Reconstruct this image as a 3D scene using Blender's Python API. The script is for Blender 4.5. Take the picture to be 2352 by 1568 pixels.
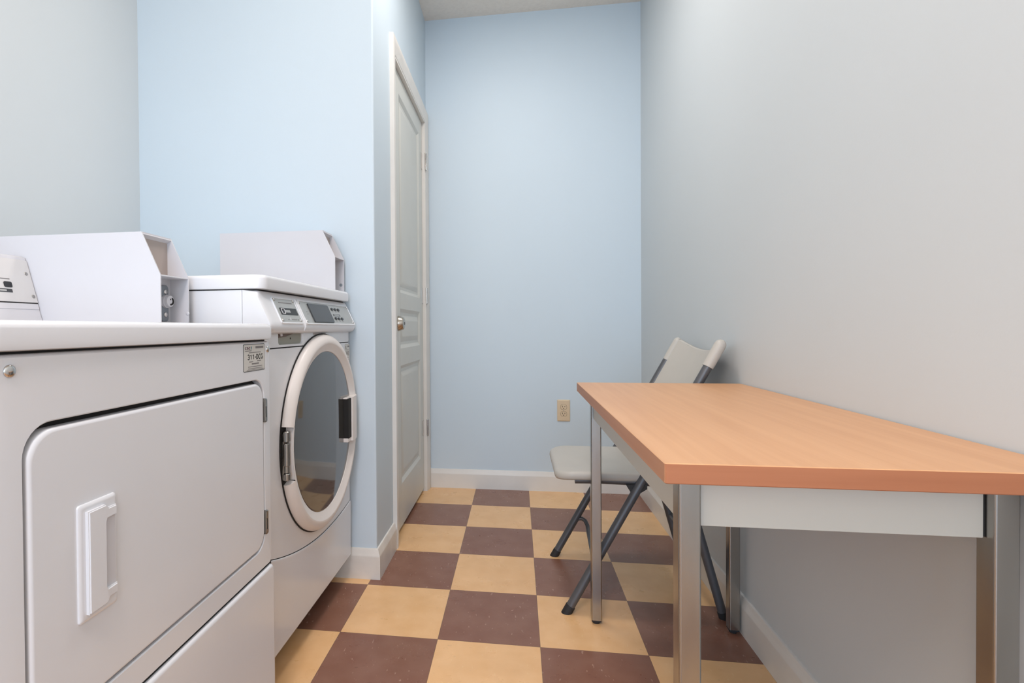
import bpy, bmesh, math, random
from mathutils import Vector, Matrix
random.seed(3)
for o in list(bpy.data.objects): bpy.data.objects.remove(o)
S = bpy.context.scene
COL = S.collection
PI = math.pi

# ------------------------------------------------------------ camera
CX, CY, CZ = -0.06256, -2.78293, 0.93775
YAW, PITCH, ROLL, FPX = 0.141659, 0.0117998, 0.0070515, 1213.04
fw = Vector((-math.sin(YAW)*math.cos(PITCH), math.cos(YAW)*math.cos(PITCH), -math.sin(PITCH)))
rt = Vector((math.cos(YAW), math.sin(YAW), 0)); dn = fw.cross(rt)
r2 = rt*math.cos(ROLL)+dn*math.sin(ROLL); d2 = -rt*math.sin(ROLL)+dn*math.cos(ROLL)
cam = bpy.data.cameras.new('camera'); camo = bpy.data.objects.new('camera', cam); COL.objects.link(camo)
M = Matrix((r2, -d2, -fw)).transposed().to_4x4(); M.translation = (CX, CY, CZ)
camo.matrix_world = M
cam.sensor_width = 36; cam.lens = FPX/2352*36
cam.shift_x = 161.2/2352; cam.shift_y = -16.05/2352
cam.clip_start = 0.02; cam.clip_end = 50
S.camera = camo
S.view_settings.view_transform = 'Standard'; S.view_settings.look = 'None'
S.view_settings.gamma = 1; S.view_settings.use_curve_mapping = False
S.view_settings.exposure = 0.12

# ------------------------------------------------------------ world and lights
w = bpy.data.worlds.new('world'); S.world = w; w.use_nodes = True
w.node_tree.nodes['Background'].inputs[0].default_value = (.8, .9, 1, 1)
w.node_tree.nodes['Background'].inputs[1].default_value = 0.05
def area(name, loc, target, sx, sy, power, col, spread=PI):
    l = bpy.data.lights.new(name, 'AREA'); l.shape = 'RECTANGLE'; l.size = sx; l.size_y = sy
    l.energy = power; l.color = col; l.spread = spread
    o = bpy.data.objects.new(name, l); COL.objects.link(o); o.location = loc
    o.rotation_euler = (Vector(target)-Vector(loc)).to_track_quat('-Z', 'Y').to_euler(); return o
LIGHTS = [
    ('ceiling_area_light', (-.70, -1.90, 2.70), (-.70, -1.90, 0), .34, 1.15, 5.5, (1, .90, .76), PI),
    ('ceiling_area_light', (-.35, -3.3, 2.70), (-.35, -3.3, 0), .35, 1.2, 32, (1, .88, .84), PI),
    ('daylight_from_entrance', (-.35, -6.6, 1.3), (-.1, 0, 1.2), 2.0, 2.2, 62, (.45, .70, 1), PI),
    ('ceiling_area_light', (-.10, -.85, 2.72), (-.10, -.85, 0), .3, .3, 11, (1, .94, .90), PI),  # added overhead fill that lifts the back wall
    ('warm_side_fill', (-1.53, -4.3, 1.5), (.6, -2.2, 1.1), 1.4, 1.2, 19, (1, .86, .66), PI),  # warm fill added out of view, aimed towards the right wall
    ('right_side_fill', (.60, -4.3, 1.5), (-.7, -2.2, 1.1), 1.4, 1.2, 14, (1, .93, .93), PI),  # fill added out of view to brighten the machine fronts
]
for L_ in LIGHTS: area(*L_)

# ------------------------------------------------------------ materials
def newmat(name, col, rough=.5, metal=0, spec=.5, coat=0, coat_r=.1):
    m = bpy.data.materials.new(name); m.use_nodes = True
    b = m.node_tree.nodes['Principled BSDF']
    b.inputs['Base Color'].default_value = (*col, 1); b.inputs['Roughness'].default_value = rough
    b.inputs['Metallic'].default_value = metal; b.inputs['Specular IOR Level'].default_value = spec
    b.inputs['Coat Weight'].default_value = coat; b.inputs['Coat Roughness'].default_value = coat_r
    return m
def srgb(r, g, b):
    f = lambda c: (c/255/12.92) if c/255 <= .04045 else ((c/255+.055)/1.055)**2.4
    return (f(r), f(g), f(b))
def nodes(m): return m.node_tree.nodes, m.node_tree.links, m.node_tree.nodes['Principled BSDF']
def mottle(m, scale, amt, bump=0, bscale=None, stretch=(1, 1, 1), detail=4):
    """procedural variation of the base colour and a fine bump"""
    N, L, b = nodes(m)
    g = N.new('ShaderNodeNewGeometry'); mp = N.new('ShaderNodeMapping'); mp.inputs['Scale'].default_value = stretch
    L.new(g.outputs['Position'], mp.inputs['Vector'])
    n = N.new('ShaderNodeTexNoise'); n.inputs['Scale'].default_value = scale; n.inputs['Detail'].default_value = detail
    L.new(mp.outputs[0], n.inputs['Vector'])
    c = b.inputs['Base Color'].default_value[:3]
    rmp = N.new('ShaderNodeMapRange'); rmp.inputs['From Min'].default_value = .3; rmp.inputs['From Max'].default_value = .7
    rmp.inputs['To Min'].default_value = 1-amt; rmp.inputs['To Max'].default_value = 1+amt
    L.new(n.outputs['Fac'], rmp.inputs['Value'])
    v = N.new('ShaderNodeVectorMath'); v.operation = 'SCALE'; v.inputs[0].default_value = c
    L.new(rmp.outputs[0], v.inputs['Scale']); L.new(v.outputs[0], b.inputs['Base Color'])
    if bump:
        n2 = N.new('ShaderNodeTexNoise'); n2.inputs['Scale'].default_value = bscale or scale*4; n2.inputs['Detail'].default_value = 3
        L.new(g.outputs['Position'], n2.inputs['Vector'])
        bp = N.new('ShaderNodeBump'); bp.inputs['Strength'].default_value = bump; bp.inputs['Distance'].default_value = .002
        L.new(n2.outputs['Fac'], bp.inputs['Height']); L.new(bp.outputs[0], b.inputs['Normal'])
    return m
WALL = mottle(newmat('pale_blue_wall_paint', (.605, .70, .765), .5, spec=.35), 1.5, .012, .06, 260)
SIDEWALL = mottle(newmat('pale_grey_wall_paint', (.615, .66, .68), .5, spec=.35), 1.5, .012, .06, 260)
CEIL = mottle(newmat('white_textured_ceiling', (.84, .79, .72), .9), 60, .03, .6, 130)
TRIM = mottle(newmat('white_trim_paint', (.76, .73, .68), .35), 9, .03)
SCUFF = mottle(newmat('scuffed_white_trim_paint', (.76, .72, .66), .38), 14, .07, .05, 60)
DOORP = mottle(newmat('white_door_paint', (.66, .66, .61), .4), 6, .02)
ENAM = mottle(newmat('white_enamel', (.755, .765, .79), .25, spec=.5, coat=.3, coat_r=.15), 5, .012)
ENAMW = mottle(newmat('warm_white_plastic', (.80, .75, .71), .35), 6, .02)
BOXW = mottle(newmat('white_powder_coat', (.62, .62, .65), .4), 6, .01)
DARK = newmat('dark_gap', (.012, .011, .010), .8)
BLACKP = newmat('black_plastic', (.02, .02, .02), .4)
RUBBER = newmat('black_rubber', (.018, .018, .02), .65)
STEEL = mottle(newmat('brushed_steel', (.37, .36, .34), .24, metal=1), 20, .08, stretch=(1, 1, .15))
CHROME = newmat('chrome', (.62, .60, .58), .13, metal=1)
PLATE = mottle(newmat('satin_aluminium_plate', (.50, .50, .48), .38, metal=.55), 30, .04)
CPLATE = mottle(newmat('pale_satin_plate', (.66, .65, .64), .4, metal=.25), 30, .02)
NICKEL = newmat('satin_nickel', (.50, .46, .40), .22, metal=1)
GLASS = newmat('dark_tinted_glass', (.050, .048, .044), .06, spec=.9, coat=.4, coat_r=.04)
DISP = newmat('dark_grey_display', (.045, .048, .052), .3)
BTN = newmat('dark_button_plastic', (.012, .013, .016), .35)
STK = newmat('white_sticker', (.62, .61, .57), .5)
INK = newmat('black_ink', (.02, .02, .02), .6)
GINK = newmat('grey_ink', (.20, .19, .19), .6)
RINK = newmat('maroon_ink', (.10, .02, .05), .6)
TINK = newmat('teal_ink', (.02, .20, .22), .6)
GREYIN = newmat('grey_green_plastic', (.30, .30, .25), .5)
INNERP = newmat('beige_grey_metal', (.42, .36, .33), .5)  # brownish cast paints the shade inside the coin boxes
SLATE = newmat('slate_grey_plastic', (.22, .25, .28), .5)
BEIGE = mottle(newmat('almond_plastic', (.70, .55, .37), .35), 30, .02)
CHAIRP = mottle(newmat('light_grey_plastic', (.50, .475, .43), .42), 12, .02, .15, 500)
TUBE = mottle(newmat('grey_enamelled_steel', (.11, .112, .12), .38, metal=.35), 30, .05)
APRON = newmat('cream_enamelled_metal', (.57, .54, .47), .4)

def wood(name, c1, c2, rough, axis=1):
    m = newmat(name, c1, rough, spec=.45); N, L, b = nodes(m)
    g = N.new('ShaderNodeNewGeometry'); mp = N.new('ShaderNodeMapping')
    sc = [60, 60, 60]; sc[axis] = 2.2; mp.inputs['Scale'].default_value = sc
    L.new(g.outputs['Position'], mp.inputs['Vector'])
    n = N.new('ShaderNodeTexNoise'); n.inputs['Scale'].default_value = 1; n.inputs['Detail'].default_value = 6; n.inputs['Distortion'].default_value = .4
    L.new(mp.outputs[0], n.inputs['Vector'])
    mp2 = N.new('ShaderNodeMapping'); sc = [7, 7, 7]; sc[axis] = 1.2; mp2.inputs['Scale'].default_value = sc
    L.new(g.outputs['Position'], mp2.inputs['Vector'])
    n2 = N.new('ShaderNodeTexNoise'); n2.inputs['Scale'].default_value = 1; n2.inputs['Detail'].default_value = 3
    L.new(mp2.outputs[0], n2.inputs['Vector'])
    a = N.new('ShaderNodeMath'); a.operation = 'ADD'; L.new(n.outputs['Fac'], a.inputs[0]); L.new(n2.outputs['Fac'], a.inputs[1])
    r = N.new('ShaderNodeMapRange'); r.inputs['From Min'].default_value = .75; r.inputs['From Max'].default_value = 1.25
    L.new(a.outputs[0], r.inputs['Value'])
    x = N.new('ShaderNodeMix'); x.data_type = 'RGBA'; x.inputs['A'].default_value = (*c1, 1); x.inputs['B'].default_value = (*c2, 1)
    L.new(r.outputs[0], x.inputs['Factor']); L.new(x.outputs['Result'], b.inputs['Base Color']); return m
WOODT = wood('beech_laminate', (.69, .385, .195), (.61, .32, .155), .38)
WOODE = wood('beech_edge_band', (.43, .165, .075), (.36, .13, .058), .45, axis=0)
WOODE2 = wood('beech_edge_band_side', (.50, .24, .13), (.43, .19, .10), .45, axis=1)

def floor_mat():
    m = newmat('checkered_vinyl_tiles', (.5, .4, .3), .3, spec=.5); N, L, b = nodes(m)
    def math_(op, a, bb=None, cl=False):
        n = N.new('ShaderNodeMath'); n.operation = op; n.use_clamp = cl
        for k, v in enumerate((a, bb)):
            if v is None: continue
            if isinstance(v, (int, float)): n.inputs[k].default_value = v
            else: L.new(v, n.inputs[k])
        return n.outputs[0]
    def mix(f, a, c):
        x = N.new('ShaderNodeMix'); x.data_type = 'RGBA'
        if isinstance(f, float): x.inputs['Factor'].default_value = f
        else: L.new(f, x.inputs['Factor'])
        for nm, v in (('A', a), ('B', c)):
            if isinstance(v, tuple): x.inputs[nm].default_value = (*v, 1)
            else: L.new(v, x.inputs[nm])
        return x.outputs['Result']
    g = N.new('ShaderNodeNewGeometry'); sp = N.new('ShaderNodeSeparateXYZ'); L.new(g.outputs['Position'], sp.inputs[0])
    T = .3048
    u = math_('DIVIDE', sp.outputs['X'], T); v = math_('DIVIDE', sp.outputs['Y'], T)
    fu = math_('FLOOR', u); fv = math_('FLOOR', v)
    par = math_('FLOORED_MODULO', math_('ADD', fu, fv), 2.0)          # tile (-1,-1) -> 0 = tan
    # a slight change of tone from tile to tile
    cb = N.new('ShaderNodeCombineXYZ'); L.new(fu, cb.inputs[0]); L.new(fv, cb.inputs[1])
    wn = N.new('ShaderNodeTexWhiteNoise'); wn.noise_dimensions = '2D'; L.new(cb.outputs[0], wn.inputs['Vector'])
    def noise(sc, det, stretch=(1, 1, 1), rot=0):
        mp = N.new('ShaderNodeMapping'); mp.inputs['Scale'].default_value = stretch; mp.inputs['Rotation'].default_value = (0, 0, rot)
        L.new(g.outputs['Position'], mp.inputs['Vector'])
        n = N.new('ShaderNodeTexNoise'); n.inputs['Scale'].default_value = sc; n.inputs['Detail'].default_value = det
        L.new(mp.outputs[0], n.inputs['Vector']); return n.outputs['Fac']
    def rng(x, a, c):
        r = N.new('ShaderNodeMapRange'); r.inputs['From Min'].default_value = a; r.inputs['From Max'].default_value = c; L.new(x, r.inputs['Value']); return r.outputs[0]
    cloud = rng(noise(14, 5), .35, .68)
    flecks = rng(noise(95, 2, (1, .42, 1), .5), .665, .72)
    flecks2 = rng(noise(80, 2, (.5, 1, 1), -.4), .70, .75)
    dirt = rng(noise(5, 6), .45, .8)
    tan = mix(cloud, (.87, .545, .275), (.81, .485, .225))
    tan = mix(math_('MULTIPLY', flecks, .35), tan, (.90, .64, .36))
    tan = mix(math_('MULTIPLY', flecks2, .3), tan, (.54, .34, .18))
    brn = mix(cloud, (.265, .128, .086), (.228, .098, .062))
    brn = mix(math_('MULTIPLY', flecks, .8), brn, (.46, .29, .22))
    brn = mix(math_('MULTIPLY', flecks2, .4), brn, (.09, .04, .03))
    c = mix(par, tan, brn)
    c = mix(math_('MULTIPLY', dirt, .12), c, (.25, .16, .10))
    c2 = N.new('ShaderNodeVectorMath'); c2.operation = 'SCALE'; L.new(c, c2.inputs[0])
    L.new(math_('ADD', math_('MULTIPLY', wn.outputs['Value'], .07), .965), c2.inputs['Scale'])
    fr = [math_('FRACT', x) for x in (u, v)]
    d = [math_('MINIMUM', x, math_('SUBTRACT', 1.0, x)) for x in fr]
    seam = math_('LESS_THAN', math_('MINIMUM', *d), .0028)
    c3 = mix(math_('MULTIPLY', seam, .55), c2.outputs[0], (.09, .05, .035))
    L.new(c3, b.inputs['Base Color'])
    rr_ = N.new('ShaderNodeMapRange'); rr_.inputs['To Min'].default_value = .22; rr_.inputs['To Max'].default_value = .36
    L.new(noise(9, 4), rr_.inputs['Value']); L.new(rr_.outputs[0], b.inputs['Roughness'])
    bp = N.new('ShaderNodeBump'); bp.inputs['Strength'].default_value = .05; bp.inputs['Distance'].default_value = .002
    L.new(noise(30, 3), bp.inputs['Height']); L.new(bp.outputs[0], b.inputs['Normal'])
    return m
FLOOR = floor_mat()

# ------------------------------------------------------------ mesh helpers
def rr(y0, y1, z0, z1, r, n=6):
    """rounded rectangle outline in 2D, counter-clockwise"""
    r = max(1e-5, min(r, (y1-y0)/2, (z1-z0)/2)); P = []
    for cx, cz, a0 in ((y1-r, z1-r, 0), (y0+r, z1-r, PI/2), (y0+r, z0+r, PI), (y1-r, z0+r, 1.5*PI)):
        for k in range(n+1):
            a = a0+PI/2*k/n; P.append((cx+r*math.cos(a), cz+r*math.sin(a)))
    return P
def onx(P, x): return [(x, a, b) for a, b in P]
def ony(P, y): return [(a, y, b) for a, b in P]
def onz(P, z): return [(a, b, z) for a, b in P]
class MB:
    def __init__(s): s.b = bmesh.new(); s.mats = []
    def mi(s, m):
        if m is None: return 0
        if m not in s.mats: s.mats.append(m)
        return s.mats.index(m)
    def box(s, x0, x1, y0, y1, z0, z1, bev=0, seg=3, m=None):
        t = bmesh.new(); bmesh.ops.create_cube(t, size=1)
        for v in t.verts: v.co = Vector(((x0+x1)/2+v.co.x*(x1-x0), (y0+y1)/2+v.co.y*(y1-y0), (z0+z1)/2+v.co.z*(z1-z0)))
        if bev: bmesh.ops.bevel(t, geom=list(t.edges), offset=bev, segments=seg, affect='EDGES', profile=.5)
        return s.merge(t, m)
    def merge(s, t, m=None):
        k = s.mi(m); mp = {}
        for v in t.verts: mp[v] = s.b.verts.new(v.co)
        for f in t.faces:
            g = s.b.faces.new([mp[v] for v in f.verts]); g.material_index = k
        t.free(); return s
    def loft(s, rings, cap0=True, cap1=True, m=None, closed=True, loop=False):
        k = s.mi(m); V = [[s.b.verts.new(p) for p in r] for r in rings]; n = len(V[0])
        prs = list(zip(V[:-1], V[1:]))
        if loop: prs.append((V[-1], V[0]))
        for A, B in prs:
            for i in range(n if closed else n-1):
                j = (i+1) % n
                try: s.b.faces.new((A[i], A[j], B[j], B[i])).material_index = k
                except ValueError: pass
        if cap0 and not loop: s.b.faces.new(V[0][::-1]).material_index = k
        if cap1 and not loop: s.b.faces.new(V[-1]).material_index = k
        return s
    def poly(s, pts, m=None):
        f = s.b.faces.new([s.b.verts.new(p) for p in pts]); f.material_index = s.mi(m); return s
    def prism(s, P, mk, a0, a1, ins=0, m=None):
        """outline P extruded between a0 and a1 by mk (onx/ony/onz)"""
        if ins:
            c = Vector((sum(p[0] for p in P)/len(P), sum(p[1] for p in P)/len(P)))
            Q = []
            for p in P:
                d = Vector(p)-c; L = d.length; d = d*(max(L-ins, L*.1)/L); Q.append((c.x+d.x, c.y+d.y))
            sg = 1 if a1 > a0 else -1
            return s.loft([mk(Q, a0), mk(P, a0+sg*ins), mk(P, a1-sg*ins), mk(Q, a1)], m=m)
        return s.loft([mk(P, a0), mk(P, a1)], m=m)
    def tube(s, path, r, n=14, m=None, rs=None, closed=False):
        P = [Vector(p) for p in path]; up = None; rings = []
        for i, p in enumerate(P):
            if closed: t = (P[(i+1) % len(P)]-P[i-1]).normalized()
            else: t = ((P[min(i+1, len(P)-1)]-P[max(i-1, 0)])).normalized()
            if up is None:
                up = t.cross(Vector((0, 0, 1)) if abs(t.z) < .9 else Vector((1, 0, 0))).normalized()
            else: up = (up-t*up.dot(t)).normalized()
            sd = t.cross(up); R = rs[i] if rs else r
            rings.append([tuple(p+up*R*math.cos(2*PI*k/n)+sd*R*math.sin(2*PI*k/n)) for k in range(n)])
        return s.loft(rings, m=m, loop=closed)
    def lathe(s, prof, c, ax, n=32, m=None, cap0=True, cap1=True):
        """prof: (radius, height) along axis vector ax from c"""
        ax = Vector(ax).normalized(); u = ax.orthogonal().normalized(); v = ax.cross(u); c = Vector(c)
        return s.loft([[tuple(c+ax*h+(u*math.cos(2*PI*k/n)+v*math.sin(2*PI*k/n))*max(r, 1e-5)) for k in range(n)] for r, h in prof], cap0, cap1, m=m)
    def dome(s, c, ax, r, h, n=16, m=None):
        return s.lathe([(r, 0)]+[(r*math.cos(a), h*(.25+.75*math.sin(a))) for a in [k*PI/10 for k in range(0, 5)]]+[(r*.02, h)], c, ax, n, m)
    def build(s, name, mat, parent=None, smooth=True, angle=38):
        bmesh.ops.remove_doubles(s.b, verts=s.b.verts, dist=1e-6)
        bmesh.ops.recalc_face_normals(s.b, faces=s.b.faces)
        me = bpy.data.meshes.new(name); s.b.to_mesh(me); s.b.free()
        for mm in ([mat] if mat is not None else [])+[q for q in s.mats if q is not mat]: me.materials.append(mm)
        if smooth:
            me.shade_smooth(); me.set_sharp_from_angle(angle=math.radians(angle))
        o = bpy.data.objects.new(name, me); COL.objects.link(o)
        if smooth: o.modifiers.new('weighted_normals', 'WEIGHTED_NORMAL').keep_sharp = True
        if parent is not None:
            o.parent = parent
            o.matrix_parent_inverse = world_inv(parent)
        return o
def world_of(o):
    m = o.matrix_basis.copy()
    if o.parent: m = world_of(o.parent) @ o.matrix_parent_inverse @ m
    return m
def world_inv(o): return world_of(o).inverted()
def thing(name, label, cat, loc, group=None):
    o = bpy.data.objects.new(name, None); COL.objects.link(o); o.location = loc; o.empty_display_size = .1
    o['label'] = label; o['category'] = cat
    if group: o['group'] = group
    return o
def struct(o): o['kind'] = 'structure'; return o
def arc_(cx, cy, rx, ry, a0, a1, n=9): return [(cx+rx*math.cos(math.radians(a0+(a1-a0)*k/n)), cy+ry*math.sin(math.radians(a0+(a1-a0)*k/n))) for k in range(n+1)]
GLYPH = {   # strokes in a box 0.6 wide and 1 high
    '3': [arc_(.28, .745, .25, .255, 150, -90)+arc_(.28, .26, .28, .26, 90, -150)],
    '1': [[(.10, .78), (.24, .86), (.36, 1.0), (.36, 0)]],
    '0': [arc_(.30, .5, .27, .5, 0, 360, 20)],
    '-': [[(.08, .42), (.42, .42)]],
    'D': [[(.06, 0), (.06, 1), (.22, 1)]+arc_(.22, .5, .34, .5, 90, -90, 12)+[(.06, 0)]],
    'C': [arc_(.34, .5, .30, .5, 48, 312, 14)],
    'G': [arc_(.34, .5, .30, .5, 48, 300, 14)+[(.60, .12), (.60, .46), (.38, .46)]],
    'S': [arc_(.30, .755, .24, .245, 40, 270)+arc_(.30, .255, .26, .255, 90, -140)],
    'E': [[(.54, 1), (.08, 1), (.08, 0), (.56, 0)], [(.08, .53), (.48, .53)]],
}
def text_mesh(name, txt, width, height, weight, mat, parent, M_):
    """lettering as raised strokes, centred, in a box width x height"""
    adv = {'-': .52}; tot = sum(adv.get(c, .76) for c in txt)-.16; kx = width/tot; b = MB(); x = 0
    for c in txt:
        for st in GLYPH[c]:
            P = [Vector(((x+px)*kx-width/2, (py-.5)*(height-weight), 0)) for px, py in st]
            L = []
            for q, p in enumerate(P):
                t = (P[min(q+1, len(P)-1)]-P[max(q-1, 0)]).normalized(); nrm = Vector((-t.y, t.x, 0))*weight/2
                L.append((p+nrm, p-nrm))
            b.loft([[tuple(M_ @ (v+Vector((0, 0, z)))) for v, z in ((l, 0), (l, .0003), (r_, .0003), (r_, 0))] for l, r_ in L])
        x += adv.get(c, .76)
    return b.build(name, mat, parent, smooth=False)
def facing_x(x, y, z):   # text plane facing +x : text right = +y, up = +z
    return Matrix(((0, 0, 1, x), (1, 0, 0, y), (0, 1, 0, z), (0, 0, 0, 1)))

# ------------------------------------------------------------ room shell
XW, XR, YB, YS, XL, YF, H = -.589, .625, .298, -.860, -1.55, -6.9, 2.743
struct(MB().box(-1.75, .78, YF-.1, .45, -.1, 0).build('floor', FLOOR, smooth=False))
struct(MB().box(-1.75, .78, YF-.1, .45, H, H+.1).build('ceiling', CEIL, smooth=False))
struct(MB().box(-.72, .78, YB, YB+.12, 0, H).build('wall_back', WALL, smooth=False))
struct(MB().box(XR, XR+.12, YF, YB, 0, H).build('wall_right', SIDEWALL, smooth=False))
struct(MB().box(XL-.12, XL, YF, YS, 0, H).build('wall_left', SIDEWALL, smooth=False))
struct(MB().box(-1.67, .745, YF-.1, YF, 0, H).build('wall_rear', WALL, smooth=False))
# L-shaped partition: face towards the camera behind the machines, and the wall the door sits in
DY0, DY1, DZ = -.535, .222, 2.125       # door opening
wl = MB()
wl.loft([onz([(XL-.12, YS), (XW-.006, YS), (XW-.0018, YS+.0018), (XW, YS+.006), (XW, DY0), (XW-.115, DY0), (XW-.115, YS+.11), (XL-.12, YS+.11)], z) for z in (0, H)])
wl.box(XW-.115, XW, DY0, DY1, DZ, H).box(XW-.115, XW, DY1, YB, 0, H)
struct(wl.build('wall_alcove', WALL, smooth=False))

def baseboard(name, a, b, nrm, h=.110, t=.014, mat=TRIM):
    """a,b end points on the wall face (2D), nrm pointing into the room"""
    prof = [(0, 0), (t, 0), (t, h*.74), (t*.86, h*.77), (t*.86, h*.80), (t*.62, h*.86), (t*.5, h*.93), (t*.36, h*.985), (t*.1, h), (0, h)]
    R = [[(p[0]+nrm[0]*d, p[1]+nrm[1]*d, z) for d, z in prof] for p in (a, b)]
    return struct(MB().loft(R).build(name, mat))
baseboard('baseboard_back', (XW+.012, YB), (XR, YB), (0, -1))
baseboard('baseboard_right', (XR, YF), (XR, YB-.014), (-1, 0), t=.016)
b1 = MB()
prof = [(0, 0), (.0155, 0), (.0155, .083), (.0135, .087), (.0135, .090), (.0095, .098), (.008, .106), (.005, .111), (0, .112)]
b1.loft([[(XL, YS-d, z) for d, z in prof], [(XW+d, YS-d, z) for d, z in prof], [(XW+d, -.597, z) for d, z in prof]])
struct(b1.build('baseboard_alcove', SCUFF))
baseboard('baseboard_left', (XL, YF), (XL, YS-.015), (1, 0))

# door casing
tr = MB()
def casing_section(d0, d1, ):   # profile in (offset from outer edge, thickness)
    return [(0, 0), (0, .017), (.004, .019), (.022, .0185), (.030, .0165), (.050, .013), (.062, .0105), (.064, .009), (.064, 0)]
cp = casing_section(0, 0)
OY0, OY1, OZ = DY0-.061, DY1+.058, DZ+.061
path = [((OY0, 0.0), (1, 0)), ((OY0, OZ), (1, -1)), ((OY1, OZ), (-1, -1)), ((OY1, 0.0), (-1, 0))]
tr.loft([[(XW+t, y+sy*d, z+sz*d) for d, t in cp] for (y, z), (sy, sz) in path])
# jamb and stop
tr.box(XW-.11, XW+.0085, DY0, DY0+.012, 0, DZ).box(XW-.11, XW+.0085, DY1-.012, DY1, 0, DZ).box(XW-.11, XW+.0085, DY0, DY1, DZ-.012, DZ)
tr.box(XW-.07, XW-.052, DY0+.012, DY0+.024, 0, DZ-.012).box(XW-.07, XW-.052, DY1-.024, DY1-.012, 0, DZ-.012)
struct(tr.build('trim_1', TRIM))

# door slab
def ring4(y0, y1, z0, z1, x): return [(x, y0, z0), (x, y1, z0), (x, y1, z1), (x, y0, z1)]
SX = -.598; SY0, SY1, SZ0, SZ1 = DY0+.0145, DY1-.0145, .018, DZ-.0155
PY0, PY1 = -.385, .112
panels = [(1.105, 2.02), (.845, 1.03), (.215, .765)]
d = MB(); d.box(SX-.035, SX-.012, SY0, SY1, SZ0, SZ1)
d.box(SX-.013, SX, SY0, PY0, SZ0, SZ1, .0015, 2).box(SX-.013, SX, PY1, SY1, SZ0, SZ1, .0015, 2)
zz = [SZ0]+[z for p in panels[::-1] for z in p]+[SZ1]
for a, b in zip(zz[0::2], zz[1::2]): d.box(SX-.013, SX, PY0, PY1, a, b)
for z0, z1 in panels:
    R = []
    for ins, x in ((0, SX), (.006, SX-.0035), (.016, SX-.0095), (.030, SX-.010), (.052, SX-.003), (.056, SX-.0025)):
        R.append(ring4(PY0+ins, PY1-ins, z0+ins, z1-ins, x))
    d.loft(R, cap0=False)
door = struct(d.build('door_1', DOORP, smooth=True, angle=12))
# hinges
for z0, z1 in ((1.842, 1.942), (1.077, 1.172), (.320, .415)):
    h = MB(); yk = SY1+.006
    h.lathe([(.0062, 0), (.0075, .003), (.0075, z1-z0-.003), (.0062, z1-z0)], (XW+.014, yk, z0), (0, 0, 1), 14)
    for k in range(1, 5): h.lathe([(.0079, 0), (.0079, .0012)], (XW+.014, yk, z0+(z1-z0)*k/5), (0, 0, 1), 14, m=DARK)
    h.box(XW+.0088, XW+.0105, yk, yk+.020, z0+.004, z1-.004, .0005, 1)
    h.box(SX+.0003, SX+.0022, yk-.034, yk, z0+.004, z1-.004, .0005, 1)
    h.build('door_hinge', CHROME, door)
# knob with keyhole, rose and latch plate
k = MB(); kz, ky = .9605, -.481
k.lathe([(.033, 0), (.0335, .003), (.030, .005), (.018, .006), (.018, .009), (.0335, .0095), (.0345, .0125), (.0325, .021), (.0285, .032), (.0255, .0375), (.019, .0400), (.006, .0405)], (SX, ky, kz), (1, 0, 0), 48)
kn = k.build('door_knob', NICKEL, door)
MB().lathe([(.0062, 0), (.0062, .0012)], (SX+.0402, ky, kz), (1, 0, 0), 16).build('keyhole', BLACKP, kn)
MB().box(XW-.03, XW+.0095, DY0+.0122, DY0+.0135, kz-.032, kz+.028, .0004, 1).box(XW+.0083, XW+.0098, DY0+.001, DY0+.0135, kz-.03, kz+.026, .0005, 1, m=BLACKP).build('strike_plate', NICKEL, door)

# ------------------------------------------------------------ outlet
ol = thing('wall_outlet', 'almond duplex electrical outlet on the back wall above the baseboard', 'outlet', (.198, YB, .464))
oy = YB
R = [ony(rr(.162+i, .234-i, .402+i, .525-i, .004), oy-t) for i, t in ((0, 0), (0, .003), (.003, .0058), (.006, .0062))]
MB().loft(R).build('cover_plate', BEIGE, ol)
for zc in (.4835, .4445):
    pts = []
    for a in [2*PI*q/32 for q in range(32)]:
        x_, z_ = .0172*math.cos(a), .0172*math.sin(a)
        pts.append((.198+x_, zc+max(-.0135, min(.0135, z_))))
    gr = MB().prism([(.198+(x-.198)*1.07, zc+(z-zc)*1.07) for x, z in pts], ony, oy-.0060, oy-.0064).build('socket_groove', newmat('brown_groove', (.16, .10, .05), .7), ol)
    so = MB().prism(pts, ony, oy-.0060, oy-.0074, .0006).build('socket', BEIGE, ol)
    sl = MB()
    for dx, hh in ((-.0063, .0045), (.0063, .0037)): sl.box(.198+dx-.0013, .198+dx+.0013, oy-.0078, oy-.0073, zc+.0032-hh, zc+.0032+hh)
    sl.lathe([(.0027, 0), (.0027, .0005)], (.198, oy-.0073, zc-.0072), (0, -1, 0), 14)
    sl.build('slots', DARK, so)
MB().dome((.198, oy-.0062, .464), (0, -1, 0), .003, .0012).build('screw', NICKEL, ol)

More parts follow.
